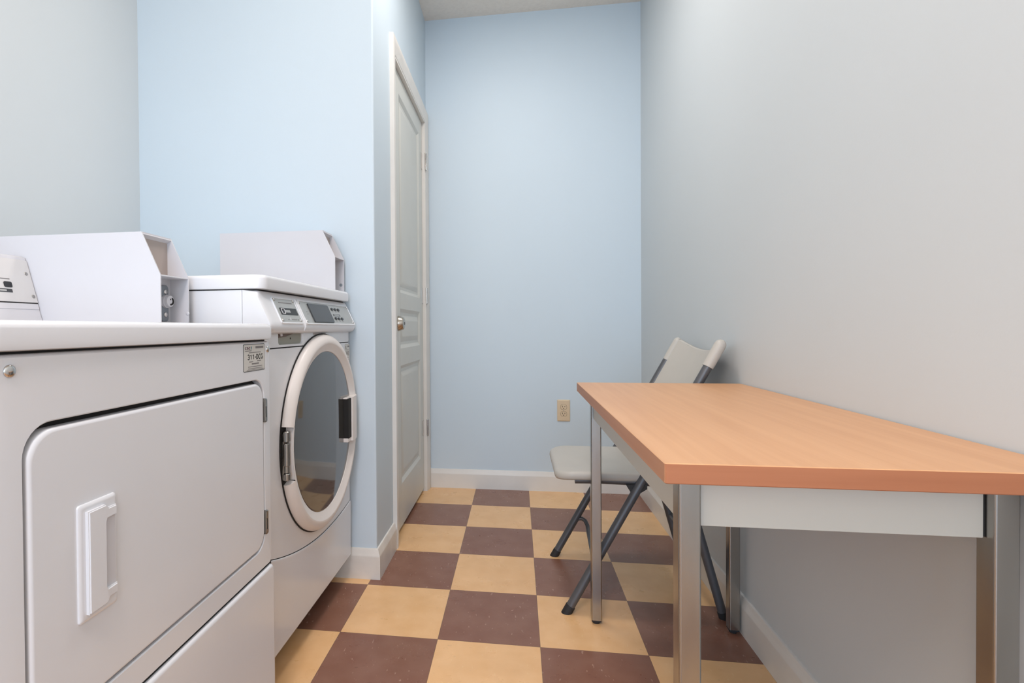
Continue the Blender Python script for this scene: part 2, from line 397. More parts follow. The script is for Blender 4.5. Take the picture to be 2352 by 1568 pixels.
# ------------------------------------------------------------ coin box (sheet metal, open front)
def coin_box(parent, xf, y0, y1, z0, ledge=.113, height=.212, lock=True, length=.435, bolt=(.033, .022)):
    """xf = front of the vertical lower part; slanted opening above the ledge"""
    t = .003; xt = xf-.046; xb = xf-length; zl, zt = z0+ledge, z0+height
    side = [(xb, z0), (xf, z0), (xf, zl), (xt, zt), (xb, zt)]
    c = MB()
    c.prism(side, ony, y0, y0+t); c.prism(side, ony, y1-t, y1)
    c.box(xb, xt+.001, y0+t, y1-t, zt-t, zt); c.box(xb, xb+t, y0+t, y1-t, z0, zt-t)
    c.box(xb, xf-.005, y0+t, y1-t, z0, z0+t)
    c.box(xf-.055, xf-.0005, y0+t, y1-t, zl-t, zl, .0006, 1)               # ledge between the two openings
    c.loft([[(xt-.012, y0+t, zt-.010), (xt+.0, y0+t, zt-.0005), (xt+.002, y0+t, zt-.005), (xt-.010, y0+t, zt-.0125)],
            [(xt-.012, y1-t, zt-.010), (xt+.0, y1-t, zt-.0005), (xt+.002, y1-t, zt-.005), (xt-.010, y1-t, zt-.0125)]])
    box = c.build('coin_box', BOXW, parent)
    MB().box(xf-.058, xf-.0545, y0+t, y1-t, zl, zt-t).build('inner_panel', INNERP, box)
    MB().box(xf-.052, xf-.0485, y0+t, y1-t, z0+t, zl-t).build('vault_door', BOXW, box)
    bx = xf-bolt[0]+.02
    MB().dome((bx-.01, y1-t, z0+bolt[1]), (0, -1, 0), .0060 if not lock else .0048, .0018).build('bolt', SLATE if not lock else BOXW, box)
    if lock:
        xq = xf-.0485; ym = y1-t-.026
        MB().loft([onx(rr(ym-.013+i, ym+.013-i, z0+.008+i, zl-.018-i, .008), x) for i, x in ((0, xq), (0, xq+.004), (.0015, xq+.0055))]).build('lock_plate', SLATE, box)
        for zc in (z0+.024, zl-.034): MB().dome((xq+.0055, ym+.001, zc), (1, 0, 0), .0065, .003).build('rivet', CHROME, box)
        L = MB(); zc = z0+.056
        L.lathe([(.0160, 0), (.0160, .008), (.0148, .0095), (.0148, .011), (.0135, .0155), (.0125, .0162), (.004, .0163)], (xq+.004, ym, zc), (1, 0, 0), 32)
        lk = L.build('lock', BOXW, box)
        kx = xq+.0203
        arc = [(kx, ym+.008*math.cos(a), zc+.008*math.sin(a)) for a in [PI*.35-PI*.95*q/14 for q in range(15)]]
        MB().tube(arc, .0022, 8).dome((kx-.0005, ym-.001, zc+.0045), (1, 0, 0), .0022, .001).build('key_slot', DARK, lk)
    return box

# ------------------------------------------------------------ machine sticker
def sticker(parent, x, y0, y1, z0, z1, number, faded=False):
    s = MB().loft([onx(rr(y0+i, y1-i, z0+i, z1-i, .004), q) for i, q in ((0, x-.0002), (0, x+.0004))]).build('machine_label', newmat('dark_border', (.08, .08, .08), .5) if not faded else newmat('grey_border', (.42, .42, .42), .5), parent)
    e = .0016
    b = MB().prism(rr(y0+e, y1-e, z0+e, z1-e, .003), onx, x+.0003, x+.0007, m=STK)
    W, Hh = y1-y0, z1-z0; X0 = x+.0009
    P = lambda u, v: (y0+W*u, z1-Hh*v)
    ink = INK if not faded else GINK
    y_, z_ = P(.535, .475); text_mesh('label_print', number, W*.70, Hh*.205, .0021 if not faded else .0011, ink, s, facing_x(X0-.0002, y_, z_))
    y_, z_ = P(.19, .15); text_mesh('label_print', 'CSC', W*.23, Hh*.095, .0014 if not faded else .0007, RINK if not faded else GINK, s, facing_x(X0-.0002, y_, z_))
    bars = [(.55, .92, .09, .17), (.08, .36, .235, .26), (.24, .80, .30, .325), (.25, .43, .635, .66), (.62, .80, .62, .645), (.37, .70, .70, .75), (.20, .86, .815, .838), (.20, .86, .885, .905), (.14, .92, .935, .95)]
    for u0, u1, v0, v1 in bars:
        ya, za = P(u0, v1); yb, zb = P(u1, v0); b.box(X0-.0003, X0+.0001, ya, yb, za, zb, m=GINK)
    b.build('label_face', STK, s)
    if not faded:
        y_, z_ = P(.36, .14)
        MB().loft([[(X0, y_-.001, z_+.004), (X0, y_+.0015, z_+.001), (X0, y_-.0005, z_-.005), (X0, y_-.0018, z_)], [(X0+.0002, y_-.001, z_+.004), (X0+.0002, y_+.0015, z_+.001), (X0+.0002, y_-.0005, z_-.005), (X0+.0002, y_-.0018, z_)]]).build('label_emblem', TINK, s)

# ------------------------------------------------------------ dryer
def dryer():
    D = thing('dryer', 'white front-loading dryer nearest the camera with a flat rectangular door, label 311-DCG', 'dryer', (-.98, -1.943, 0))
    X = -.64; Y0, Y1 = -2.287, -1.602; XB = -1.335
    c = MB()
    c.loft([onz(rr(XB, X-.021, Y0+.002, Y1-.002, .014), z) for z in (.018, .9105)])
    body = c.build('cabinet', ENAM, D)
    f = MB()   # foot
    for x in (XB+.06, X-.10):
        for y in (Y0+.06, Y1-.06): f = MB(); f.lathe([(.02, 0), (.02, .008), (.007, .010), (.007, .03)], (x, y, 0), (0, 0, 1), 18); f.build('foot', RUBBER, D)
    # front panel with door recess
    dy0, dy1, dz0, dz1 = -2.238, -1.640, .436, .825
    n = 8
    P = MB()
    P.loft([onx(rr(Y0+.001, Y1-.001, .388, .911, .010, n), X-.022), onx(rr(Y0+.0005, Y1-.0005, .388, .9115, .010, n), X-.010), onx(rr(Y0+.004, Y1-.004, .390, .910, .010, n), X-.003), onx(rr(Y0+.010, Y1-.010, .393, .907, .010, n), X),
            onx(rr(dy0-.0018, dy1+.0018, dz0-.0018, dz1+.0018, .042, n), X), onx(rr(dy0, dy1, dz0, dz1, .040, n), X-.0018), onx(rr(dy0, dy1, dz0, dz1, .040, n), X-.018)], cap0=False, cap1=False)
    P.build('front_panel', ENAM, D)
    MB().prism(rr(dy0-.003, dy1+.003, dz0-.003, dz1+.003, .04), onx, X-.0195, X-.016).build('door_gasket', DARK, D)
    # lower panel
    L = MB(); L.loft([onx(rr(Y0+.001+i, Y1-.001-i, .030, .3855-i, .012, n), x) for i, x in ((0, X-.022), (0, X-.003), (.001, X+.001), (.0035, X+.0035), (.0075, X+.0045))])
    L.build('lower_panel', ENAM, D)
    MB().box(X-.012, X-.004, Y0+.003, Y1-.003, .376, .392).build('panel_gap', DARK, D)
    MB().box(X-.09, X-.03, Y0+.01, Y1-.01, .004, .032).build('toe_kick', DARK, D)
    # lid
    T = MB()
    T.loft([onz(rr(XB-.004+i, X+.008-i, Y0-.004+i, Y1+.003-i, .022, n), z) for i, z in ((.006, .9145), (.001, .916), (0, .922), (0, .941), (.0018, .9462), (.006, .9498), (.014, .951), (.05, .951))])
    T.build('top_lid', ENAM, D)
    MB().loft([onz(rr(XB+.004, X-.008, Y0+.006, Y1-.006, .014), z) for z in (.9085, .915)]).build('lid_gap', DARK, D)
    # door
    ey0, ey1, ez0, ez1 = -2.2335, -1.6445, .4405, .8165
    dr = MB(); dr.loft([onx(rr(ey0+i, ey1-i, ez0+i, ez1-i, .036, n), x) for i, x in ((0, X-.0155), (0, X-.0030), (.0010, X-.0006), (.0030, X+.0010), (.0055, X+.0016))])
    door_ = dr.build('door', ENAM, D)
    # moulded pull
    a0, a1, b0, b1 = -2.166, -2.099, .548, .706
    h = MB()
    h.loft([onx(rr(a0+i, a1-i, b0+i, b1-i, .004, n), x) for i, x in ((0, X+.0012), (.0004, X+.0040), (.0025, X+.0056), (.0055, X+.0060))])
    h.build('handle_plate', ENAM, door_)
    xx = X+.006
    c0, c1, e0, e1, yb_ = a0+.010, a1-.004, b0+.010, b1-.010, a0+.038
    g = bmesh.new()
    C_ = [(c0, e0), (yb_+.004, e0), (yb_+.010, e0+.006), (c1, e0+.006), (c1, e0+.020), (yb_+.006, e0+.020), (yb_, e0+.028),
          (yb_, e1-.028), (yb_+.006, e1-.020), (c1, e1-.020), (c1, e1-.006), (yb_+.010, e1-.006), (yb_+.004, e1), (c0, e1)]
    lo_ = [g.verts.new((xx-.001, y, z)) for y, z in C_]; hi_ = [g.verts.new((xx+(.0062 if y < yb_+.002 else (.0048 if y < yb_+.007 else .0036)), y, z)) for y, z in C_]
    for q in range(len(C_)): g.faces.new((lo_[q], lo_[(q+1) % len(C_)], hi_[(q+1) % len(C_)], hi_[q]))
    top_e = [g.edges.get((hi_[q], hi_[(q+1) % len(C_)])) for q in range(len(C_))]
    g.faces.new([hi_[q] for q in (0, 1, 6, 7, 12, 13)])
    g.faces.new([hi_[q] for q in (1, 2, 5, 6)]); g.faces.new([hi_[q] for q in (2, 3, 4, 5)])
    g.faces.new([hi_[q] for q in (7, 8, 11, 12)]); g.faces.new([hi_[q] for q in (8, 9, 10, 11)])
    g.faces.new(lo_[::-1])
    bmesh.ops.bevel(g, geom=top_e, offset=.0016, segments=3, affect='EDGES')
    MB().merge(g).build('handle_grip', ENAM, door_)
    MB().loft([onx(rr(yb_-.002, c1-.001, e0+.016, e1-.016, .003, 4), x) for x in (xx-.0004, xx+.0004)]).build('finger_scoop', BOXW, door_)
    for z0, z1 in ((.7245, .7795), (.4665, .5215)):
        q = MB(); q.loft([onx(rr(-1.644+i, -1.6335-i, z0+i, z1-i, .003, 4), x) for i, x in ((0, X-.002), (0, X+.004), (.0015, X+.0055))])
        hn = q.build('hinge', STEEL, D)
        MB().box(X+.0050, X+.0060, -1.6425, -1.6400, z0+.012, z1-.018).build('hinge_slot', DARK, hn)
    for y in (-2.2535, -1.6195):
        MB().dome((X-.0005, y, .892), (1, 0, 0), .0076, .0045, 24).build('bolt', CHROME, D)
    sticker(D, X, -1.731, -1.6345, .846, .9062, '311-DCG')
    # coin box and control console on the top
    coin_box(D, -.86, -1.69, -1.585, .9512, height=.211, lock=True, length=.42, bolt=(.012, .027))
    A = Vector((-1.158, 0, .9515)); Bt = Vector((-1.205, 0, 1.109)); t = (Bt-A).normalized(); nn = Vector((t.z, 0, -t.x))
    yr = -1.6915
    K = MB(); pr = [(-1.30, .9512), (A.x, A.z), (Bt.x, Bt.z), (-1.215, 1.113), (-1.30, 1.113)]
    K.prism(pr, ony, -2.283, yr, .0012); con = K.build('control_console', BOXW, D)
    def sp(P, h):   # points (y, s) on the slanted face lifted by h
        return [tuple(A+t*s_+nn*h+Vector((0, y_, 0))) for y_, s_ in P]
    def pad(P, h0, h1, name, mat, par): return MB().loft([sp(P, h0), sp(P, h1)]).build(name, mat, par)
    pad(rr(-2.278, yr-.001, .054, .157, .002, 3), -.001, .0022, 'control_plate', CPLATE, con)
    pad(rr(-2.278, yr-.001, .0515, .0535, .0008, 2), -.001, .0012, 'plate_shadow_line', DARK, con)
    pad(rr(-2.278, yr-.001, .038, .0512, .001, 2), -.001, .0010, 'console_strip', BOXW, con)
    for y_, s_ in ((-1.703, .124), (-1.70, .069), (-2.27, .124), (-2.27, .069)):
        MB().dome(A+t*s_+nn*.002+Vector((0, y_, 0)), nn, .0044, .002).build('screw', STEEL, con)
    pad(rr(-1.765, -1.7465, .0875, .1005, .003, 4), .002, .0036, 'coin_slot', BTN, con)
    br = pad(rr(-1.86, -1.749, .0755, .0835, .0005, 2), .002, .0030, 'status_strip', DISP, con)
    pad(rr(-1.80, -1.763, .0775, .0815, .0005, 2), .003, .0034, 'status_lens', PLATE, br)
    pad(rr(-1.80, -1.748, .1060, .1085, .0005, 2), .002, .0024, 'printed_line', GINK, con)
    pad(rr(-2.20, -1.90, .07, .13, .003, 4), .002, .003, 'instruction_panel', PLATE, con)
    return D
dryer()

# ------------------------------------------------------------ washer
def washer():
    Wm = thing('washer', 'white front-loading washer with a round dark glass door, beside the alcove wall', 'washer', (-1.02, -1.217, 0))
    X = -.682; Y0, Y1 = -1.558, -.876; XB = -1.335; n = 8
    # cabinet: rear shell and front shell with a seam between
    c = MB(); c.loft([onz(rr(XB, -.7372, Y0+.002, Y1-.003, .004), z) for z in (.03, 1.0358)])
    c.build('cabinet', ENAM, Wm)
    MB().box(-.740, -.734, Y0+.004, Y1-.004, .1, 1.0345).build('cabinet_seam', DARK, Wm)
    fr = MB()
    fr.loft([onz([(-.7355, Y0+.0015), (-.7355, Y1-.0015)][::-1]+[(X-.022, Y0+.0015)]+[(X-.022+.022*math.sin(a), Y0+.0235-.022*math.cos(a)) for a in [PI/2*k/6 for k in range(1, 7)]]+[(X-.020*(1-math.sin(a)), Y1-.0215+.020*math.cos(a)) for a in [PI/2*(1-k/6) for k in range(0, 7)]], z) for z in (.10, .8872)])
    fr.build('front_panel', ENAM, Wm)
    # upper front panel holding the dispenser recess
    oy0, oy1, oz0, oz1 = -1.475, -1.314, .8965, .9275
    U = MB()
    U.loft([onx(rr(Y0+.0015, Y1-.0015, .890, .955, .008, n), -.7355), onx(rr(Y0+.0015, Y1-.0015, .890, .955, .008, n), X-.016), onx(rr(Y0+.008, Y1-.007, .8905, .955, .008, n), X-.004), onx(rr(Y0+.018, Y1-.016, .8905, .955, .008, n), X),
            onx(rr(oy0, oy1, oz0, oz1+.006, .010, n), X), onx(rr(oy0+.001, oy1-.001, oz0+.001, oz1+.006, .010, n), X-.003), onx(rr(oy0+.002, oy1-.002, oz0+.001, oz1+.006, .010, n), X-.012)], cap0=False, cap1=False)
    U.build('upper_panel', ENAM, Wm)
    rc = MB().box(X-.014, X-.0055, oy0-.002, oy1+.002, oz0-.001, .945).build('recess_back', GREYIN, Wm)
    MB().loft([[(X-.0045, oy0+.002, .9305), (X-.0045, oy1-.045, .9275), (X-.0045, oy0+.055, .9175), (X-.0045, oy0+.002, .9150)], [(X-.0060, oy0+.002, .9305), (X-.0060, oy1-.045, .9275), (X-.0060, oy0+.055, .9175), (X-.0060, oy0+.002, .9150)]]).build('recess_shade', newmat('brown_shadowed_plastic', (.16, .12, .10), .6), rc)  # brown patch painting the shadow at the top of the recess
    MB().dome((X-.0056, -1.388, .9125), (1, 0, 0), .003, .001).build('drain_hole', DARK, rc)
    MB().tube([(X-.004, oy0+.016, .932), (X-.001, oy0+.020, .925), (X-.001, oy0+.021, .920)], .004, 10).build('latch_tab', BOXW, rc)
    MB().box(-.735, X-.005, Y0+.006, Y1-.006, .884, .8915).build('panel_gap', DARK, Wm)
    # control fascia, a bulging housing under the lid
    pf = [(-.7355, 1.0358), (-.702, 1.0358), (-.6965, 1.0330), (-.694, 1.0245), (-.664, .9605), (-.6605, .951), (-.6600, .944), (-.6625, .936), (-.669, .9295), (-.678, .926), (-.7355, .926)]
    F = MB()
    cxy = Vector((-.70, .98))
    def sc(k): return [(cxy.x+(x-cxy.x)*k if x > -.73 else x, cxy.y+(z-cxy.y)*(k if x > -.73 else 1)) for x, z in pf]
    F.loft([ony(sc(.86), Y0+.0005), ony(sc(.94), Y0+.004), ony(sc(.985), Y0+.011), ony(pf, Y0+.022), ony(pf, Y1-.014), ony(sc(.985), Y1-.006), ony(sc(.92), Y1+.0005)])
    fas = F.build('control_fascia', ENAM, Wm, angle=50)
    A = Vector((-.694, 0, 1.0245)); B = Vector((-.664, 0, .9605)); t = (B-A).normalized(); nn = Vector((-t.z, 0, t.x))
    def sp(P, h): return [tuple(A+t*s_+nn*h+Vector((0, y_, 0))) for y_, s_ in P]
    def pad(P, h0, h1, name, mat, par, ins=0):
        if ins:
            cy = sum(p[0] for p in P)/len(P); cs = sum(p[1] for p in P)/len(P)
            W = max(p[0] for p in P)-min(p[0] for p in P); Q = [(cy+(y-cy)*(1-2*ins/W), cs+(s_-cs)*(1-2*ins/(max(p[1] for p in P)-min(p[1] for p in P)))) for y, s_ in P]
            return MB().loft([sp(P, h0), sp(P, h1-ins*.6), sp(Q, h1)]).build(name, mat, par)
        return MB().loft([sp(P, h0), sp(P, h1)]).build(name, mat, par)
    o = .007   # slope start offset
    # raised white rims round both plates and the ridge between them
    def rim(y0, y1, s0, s1, sh0=0, w_=.005):
        R = [sp(rr(y0-w_, y1+w_, s0-w_, s1+w_, .007, 6), -.001), sp(rr(y0-w_+.0015, y1+w_-.0015, s0-w_+.0015, s1+w_-.0015, .006, 6), .0028), sp(rr(y0, y1, s0, s1, .004, 6), .0028), sp(rr(y0+.0008, y1-.0008, s0+.0008, s1-.0008, .004, 6), -.001)]
        MB().loft(R, cap0=False, cap1=False).build('plate_rim', ENAM, fas)
    pl = (-1.495, -1.362, .013-o+.001, .083-o); pr_ = (-1.333, -.889, .014-o, .084-o)
    rim(*pl); rim(*pr_)
    p1 = pad(rr(*pl, .004, 5), -.001, .0012, 'coin_plate', PLATE, fas)
    p2 = pad(rr(*pr_, .004, 5), -.001, .0012, 'control_plate', PLATE, fas)
    for L_, par in ((((-1.484, .0165), (-1.368, .0165), (-1.484, .0765), (-1.368, .0765)), p1), (((-1.326, .0175), (-.895, .0175), (-1.326, .0775), (-.895, .0775)), p2)):
        for y_, s_ in L_: MB().dome(A+t*(s_-o)+nn*.001+Vector((0, y_, 0)), nn, .0043, .003).build('screw', CHROME, par)
    rd = pad(rr(-1.476, -1.372, .0405-o, .0605-o, .001, 2), .001, .0024, 'card_reader', BLACKP, p1, .0006)
    MB().tube([Vector(q) for q in sp(rr(-1.470, -1.452, .0430-o, .0580-o, .004, 4), .0028)], .0011, 6, closed=True).build('reader_mark', BOXW, rd)
    pad(rr(-1.448, -1.418, .0465-o, .0545-o, .001, 2), .0022, .0029, 'reader_lens', PLATE, rd)
    pad(rr(-1.466, -1.382, .0235-o, .0262-o, .0005, 1), .0010, .0015, 'printed_line', GINK, p1)
    pad(rr(-1.428, -1.392, .0735-o, .0755-o, .0005, 1), .0010, .0015, 'printed_line', GINK, p1)
    pad(rr(-1.436, -1.432, .068-o, .0755-o, .0005, 1), .0010, .0015, 'printed_mark', BOXW, p1)
    for y_ in (-1.447, -1.384): pad(rr(y_-.002, y_+.002, .0735-o, .0760-o, .0005, 1), .0010, .0016, 'printed_mark', INK, p1)
    pad(rr(-1.272, -1.102, .0188-o, .0808-o, .004, 5), .001, .0050, 'display', DISP, p2, .0015)
    for y_, s_ in ((-1.066, .0302), (-1.035, .0304), (-1.004, .0306), (-1.066, .0645), (-1.035, .0648), (-1.004, .0650)):
        P = [(y_+.0105*math.cos(a), s_-o+.0056*math.sin(a)) for a in [2*PI*q/18 for q in range(18)]]
        pad(P, .001, .0036, 'button', BTN, p2, .001)
        pad(rr(y_-.008, y_+.008, s_-o+.0085, s_-o+.0098, .0004, 1), .0010, .0014, 'printed_line', GINK, p2)
    bd = pad(rr(-1.077, -1.010, .0482-o, .0555-o, .0008, 1), .001, .0018, 'status_strip', DISP, p2)
    pad(rr(-1.068, -1.019, .0502-o, .0535-o, .0008, 1), .0018, .0021, 'status_lens', PLATE, bd)
    for s_ in (.046, .053): pad(rr(-1.302, -1.290, s_-o, s_-o+.0015, .0004, 1), .0010, .0014, 'printed_line', GINK, p2)
    MB().tube([A+t*.003+nn*.0005+Vector((0, -1.3475, 0)), A+t*.074+nn*.0008+Vector((0, -1.3485, 0)), Vector((-.6592, -1.349, .945)), Vector((-.664, -1.349, .934))], .0032, 10).build('fascia_ridge', ENAM, fas)
    MB().loft([onx(rr(-1.235, -1.13, .9212, .9250, .0015, 3), x) for x in (X-.001, X+.0012)]).build('vent_lip', INNERP, Wm)
    # lid
    T = MB(); T.loft([onz(rr(XB-.003+i, -.679-i, Y0-.003+i, Y1-.001-i, .026, n), z) for i, z in ((.006, 1.0380), (.001, 1.0395), (0, 1.045), (0, 1.0645), (.0018, 1.0700), (.006, 1.0738), (.014, 1.0752), (.05, 1.0752))])
    T.build('top_lid', ENAM, Wm)
    MB().loft([onz(rr(XB+.004, -.700, Y0+.006, Y1-.008, .018), z) for z in (1.0335, 1.0385)]).build('lid_gap', DARK, Wm)
    # toe panel with the curved top edge
    def arc(y): return .2835+.42*max(0, (-1.12-y))**2+.34*max(0, y+1.12)**2
    ys = [Y0+.0015+(Y1-Y0-.003)*k/40 for k in range(41)]
    def edge_x(y, dx):   # rounded corners at the ends in plan
        e = min(y-(Y0+.0015), (Y1-.0015)-y); r = .021
        return X+dx-(r-math.sqrt(max(0, r*r-(r-min(e, r))**2)))
    tp = MB()
    def row(dx, dzt, zb): return [[(edge_x(y, dx), y, arc(y)+dzt) for y in ys], [(edge_x(y, dx), y, zb) for y in ys]]
    top0 = [(edge_x(y, -.014), y, arc(y)) for y in ys]; top1 = [(edge_x(y, .000), y, arc(y)) for y in ys]
    top2 = [(edge_x(y, .0028), y, arc(y)-.0018) for y in ys]; top3 = [(edge_x(y, .004), y, arc(y)-.006) for y in ys]
    bot = [(edge_x(y, .002), y, .100) for y in ys]; kick = [(edge_x(y, -.045), y, .034) for y in ys]; kb = [(edge_x(y, -.075), y, .034) for y in ys]
    tp.loft([top0, top1, top2, top3, bot, kick, kb], cap0=False, cap1=False, closed=False)
    tp.build('toe_panel', ENAM, Wm, angle=30)
    gp_ = MB(); gp_.loft([[(edge_x(y, .0004), y, arc(y)+.0020) for y in ys], [(edge_x(y, .0004), y, arc(y)-.0005) for y in ys]], False, False, closed=False)
    gp_.build('toe_panel_gap', DARK, Wm)
    for x in (XB+.06, -.80):
        for y in (Y0+.05, Y1-.05): MB().lathe([(.02, 0), (.02, .01), (.007, .012), (.007, .036)], (x, y, 0), (0, 0, 1), 18).build('foot', RUBBER, Wm)
    # round door
    cy, cz = -1.168, .6165
    MB().lathe([(.3078, 0), (.3078, .0035), (.29, .004)], (X-.001, cy, cz), (1, 0, 0), 96).build('door_ring_gap', DARK, Wm)  # black ring standing in for the shaded gap around the door ring
    RG = MB()
    prof_o = [(.296, -.0005), (.304, .002), (.3045, .008), (.302, .015), (.296, .0215), (.289, .025), (.282, .0268), (.2765, .0268), (.2745, .0258), (.266, .0215), (.256, .0170), (.2510, .0155), (.2495, .0125)]
    ri = [[(X+h, cy+r*math.cos(2*PI*k/120), cz+r*math.sin(2*PI*k/120)) for k in range(120)] for r, h in prof_o]
    # cut-away for the hinge: left side of the outer band
    def inhinge(a): return 168.0 < math.degrees(a) % 360 < 198.5
    k0 = RG.mi(None)
    V = [[RG.b.verts.new(p) for p in r] for r in ri]
    for q in range(len(V)-1):
        for i in range(120):
            if q < 6 and inhinge(2*PI*(i+.5)/120): continue
            j = (i+1) % 120; RG.b.faces.new((V[q][i], V[q][j], V[q+1][j], V[q+1][i]))
    # walls of the cut-away
    idx = [i for i in range(120) if inhinge(2*PI*(i+.5)/120)]; a_, b_ = idx[0], idx[-1]+1
    for e in (a_, b_):
        ang = 2*PI*e/120
        low = [RG.b.verts.new((X+.001, cy+r*math.cos(ang), cz+r*math.sin(ang))) for r in (.304, .2765)]
        RG.b.faces.new([low[0]]+[V[q][e] for q in range(1, 7)]+[low[1]])
    wall_ = [[RG.b.verts.new((X+h, cy+(.2765+dr_)*math.cos(2*PI*i/120), cz+(.2765+dr_)*math.sin(2*PI*i/120))) for i in range(a_, b_+1)] for h, dr_ in ((.001, .001), (.0262, 0))]
    for i in range(len(wall_[0])-1): RG.b.faces.new((wall_[0][i], wall_[0][i+1], wall_[1][i+1], wall_[1][i]))
    ring = RG.build('door_ring', ENAMW, Wm, angle=45)
    # hinge hardware in the cut-away
    hb = MB(); ph = [(cy+.296*math.cos(math.radians(a)), cz+.296*math.sin(math.radians(a))) for a in range(168, 200, 2)]
    def hp(a, r, h): a = math.radians(a); return Vector((X+h, cy+r*math.cos(a), cz+r*math.sin(a)))
    HG = MB()
    yl = hp(183, .291, 0).y
    for z0, z1, rad in ((.640, .668, .0105), (.575, .636, .0095), (.556, .582, .0082), (.537, .556, .0105)):
        HG.lathe([(rad*.8, 0), (rad, .002), (rad, z1-z0-.002), (rad*.8, z1-z0)], (X+.012, yl, z0), (0, 0, 1), 18)
    HG.box(X+.003, X+.008, yl-.008, yl+.010, .540, .662, .001, 1)
    hh = HG.build('door_hinge', STEEL, Wm)
    for z in (.646, .656, .546, .55): MB().box(X+.016, X+.0195, yl+.004, yl+.009, z, z+.0035).build('hinge_slot', DARK, hh)
    # glass, slightly domed
    MB().lathe([(.2497, .0090), (.2497, .0135), (.246, .0146), (.18, .0165), (.10, .0178), (.03, .0184), (.001, .0185)], (X, cy, cz), (1, 0, 0), 96).build('door_glass', GLASS, Wm)
    # pull handle on the right of the ring: a bar with a dark pocket
    hz0, hz1 = .541, .696
    HD = MB()
    HD.loft([[(X+.016, -.975, z), (X+.038, -.972, z), (X+.041, -.966, z), (X+.036, -.915, z), (X+.024, -.884, z), (X+.014, -.884, z), (X+.014, -.975, z)] for z in (hz0, hz0+.004, hz1-.004, hz1)])
    HD.box(X+.014, X+.033, -1.008, -.968, hz0, hz0+.014, .002, 2).box(X+.014, X+.030, -1.008, -.968, hz1-.004, hz1, .001, 1)
    hd = HD.build('door_handle', ENAMW, Wm)
    MB().box(X+.0165, X+.0345, -1.0055, -.9735, hz0+.0135, hz1-.0035).build('handle_pocket', DARK, hd)
    sticker(Wm, X, -.936, -.884, .8125, .8825, '310-DCE', faded=True)
    coin_box(Wm, -.70, -.981, -.881, 1.0754, ledge=.120, height=.214, lock=False, length=.437, bolt=(.022, .026))
    return Wm
washer()

# ------------------------------------------------------------ table
def table():
    Tb = thing('work_table', 'rectangular table with beech laminate top and square steel legs against the right wall', 'table', (.375, -1.51, 0))
    x0, x1, y0, y1, zt, th = .127, .6215, -2.062, -1.035, .7600, .0275
    t = MB()
    t.loft([onz(rr(x0+i, x1-i, y0+i, y1-i, .004, 4), z) for i, z in ((.0012, zt-th), (0, zt-th+.0012), (0, zt-.0012), (.0012, zt))])
    o = t.build('table_top', None, Tb)
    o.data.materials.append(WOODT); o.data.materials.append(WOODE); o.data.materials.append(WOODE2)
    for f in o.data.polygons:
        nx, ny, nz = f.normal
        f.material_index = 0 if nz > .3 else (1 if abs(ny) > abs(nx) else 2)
    a = MB(); ax0, ax1, ay0, ay1, az0 = .185, .585, -1.972, -1.05, .6475; zb = zt-th
    for b in ((.2005, .5635, ay0, ay0+.016), (.2005, .5635, ay1-.016, ay1)): a = MB(); a.box(*b, az0, zb, .0012, 2); a.build('apron', APRON, Tb)
    for b in ((.175, .189, -1.945, -1.072), (.574, .588, -1.945, -1.072)): a = MB(); a.box(*b, az0, zb, .0012, 2); a.build('apron', APRON, Tb)
    MB().box(.558, .5655, -1.9715, -1.958, az0+.002, zb-.002).build('apron_gap', DARK, Tb)  # dark block standing in for the shaded gap between apron and leg
    for lx, ly in ((.166, -1.987), (.5655, -1.987), (.166, -1.079), (.573, -1.079)):
        s = .031
        L = MB(); L.loft([onz(rr(lx+i, lx+s-i, ly+i, ly+s-i, .0035, 4), z) for i, z in ((.001, .0125), (0, .0135), (0, zb))])
        lg = L.build('leg', STEEL, Tb)
        f = MB(); f.loft([onz(rr(lx+.001, lx+s-.001, ly+.001, ly+s-.001, .003, 4), z) for z in (.0085, .0125)])
        f.lathe([(.0105, 0), (.0115, .002), (.0115, .006), (.006, .0085)], (lx+s/2, ly+s/2, 0), (0, 0, 1), 20)
        f.build('leveling_foot', RUBBER, lg)
table()

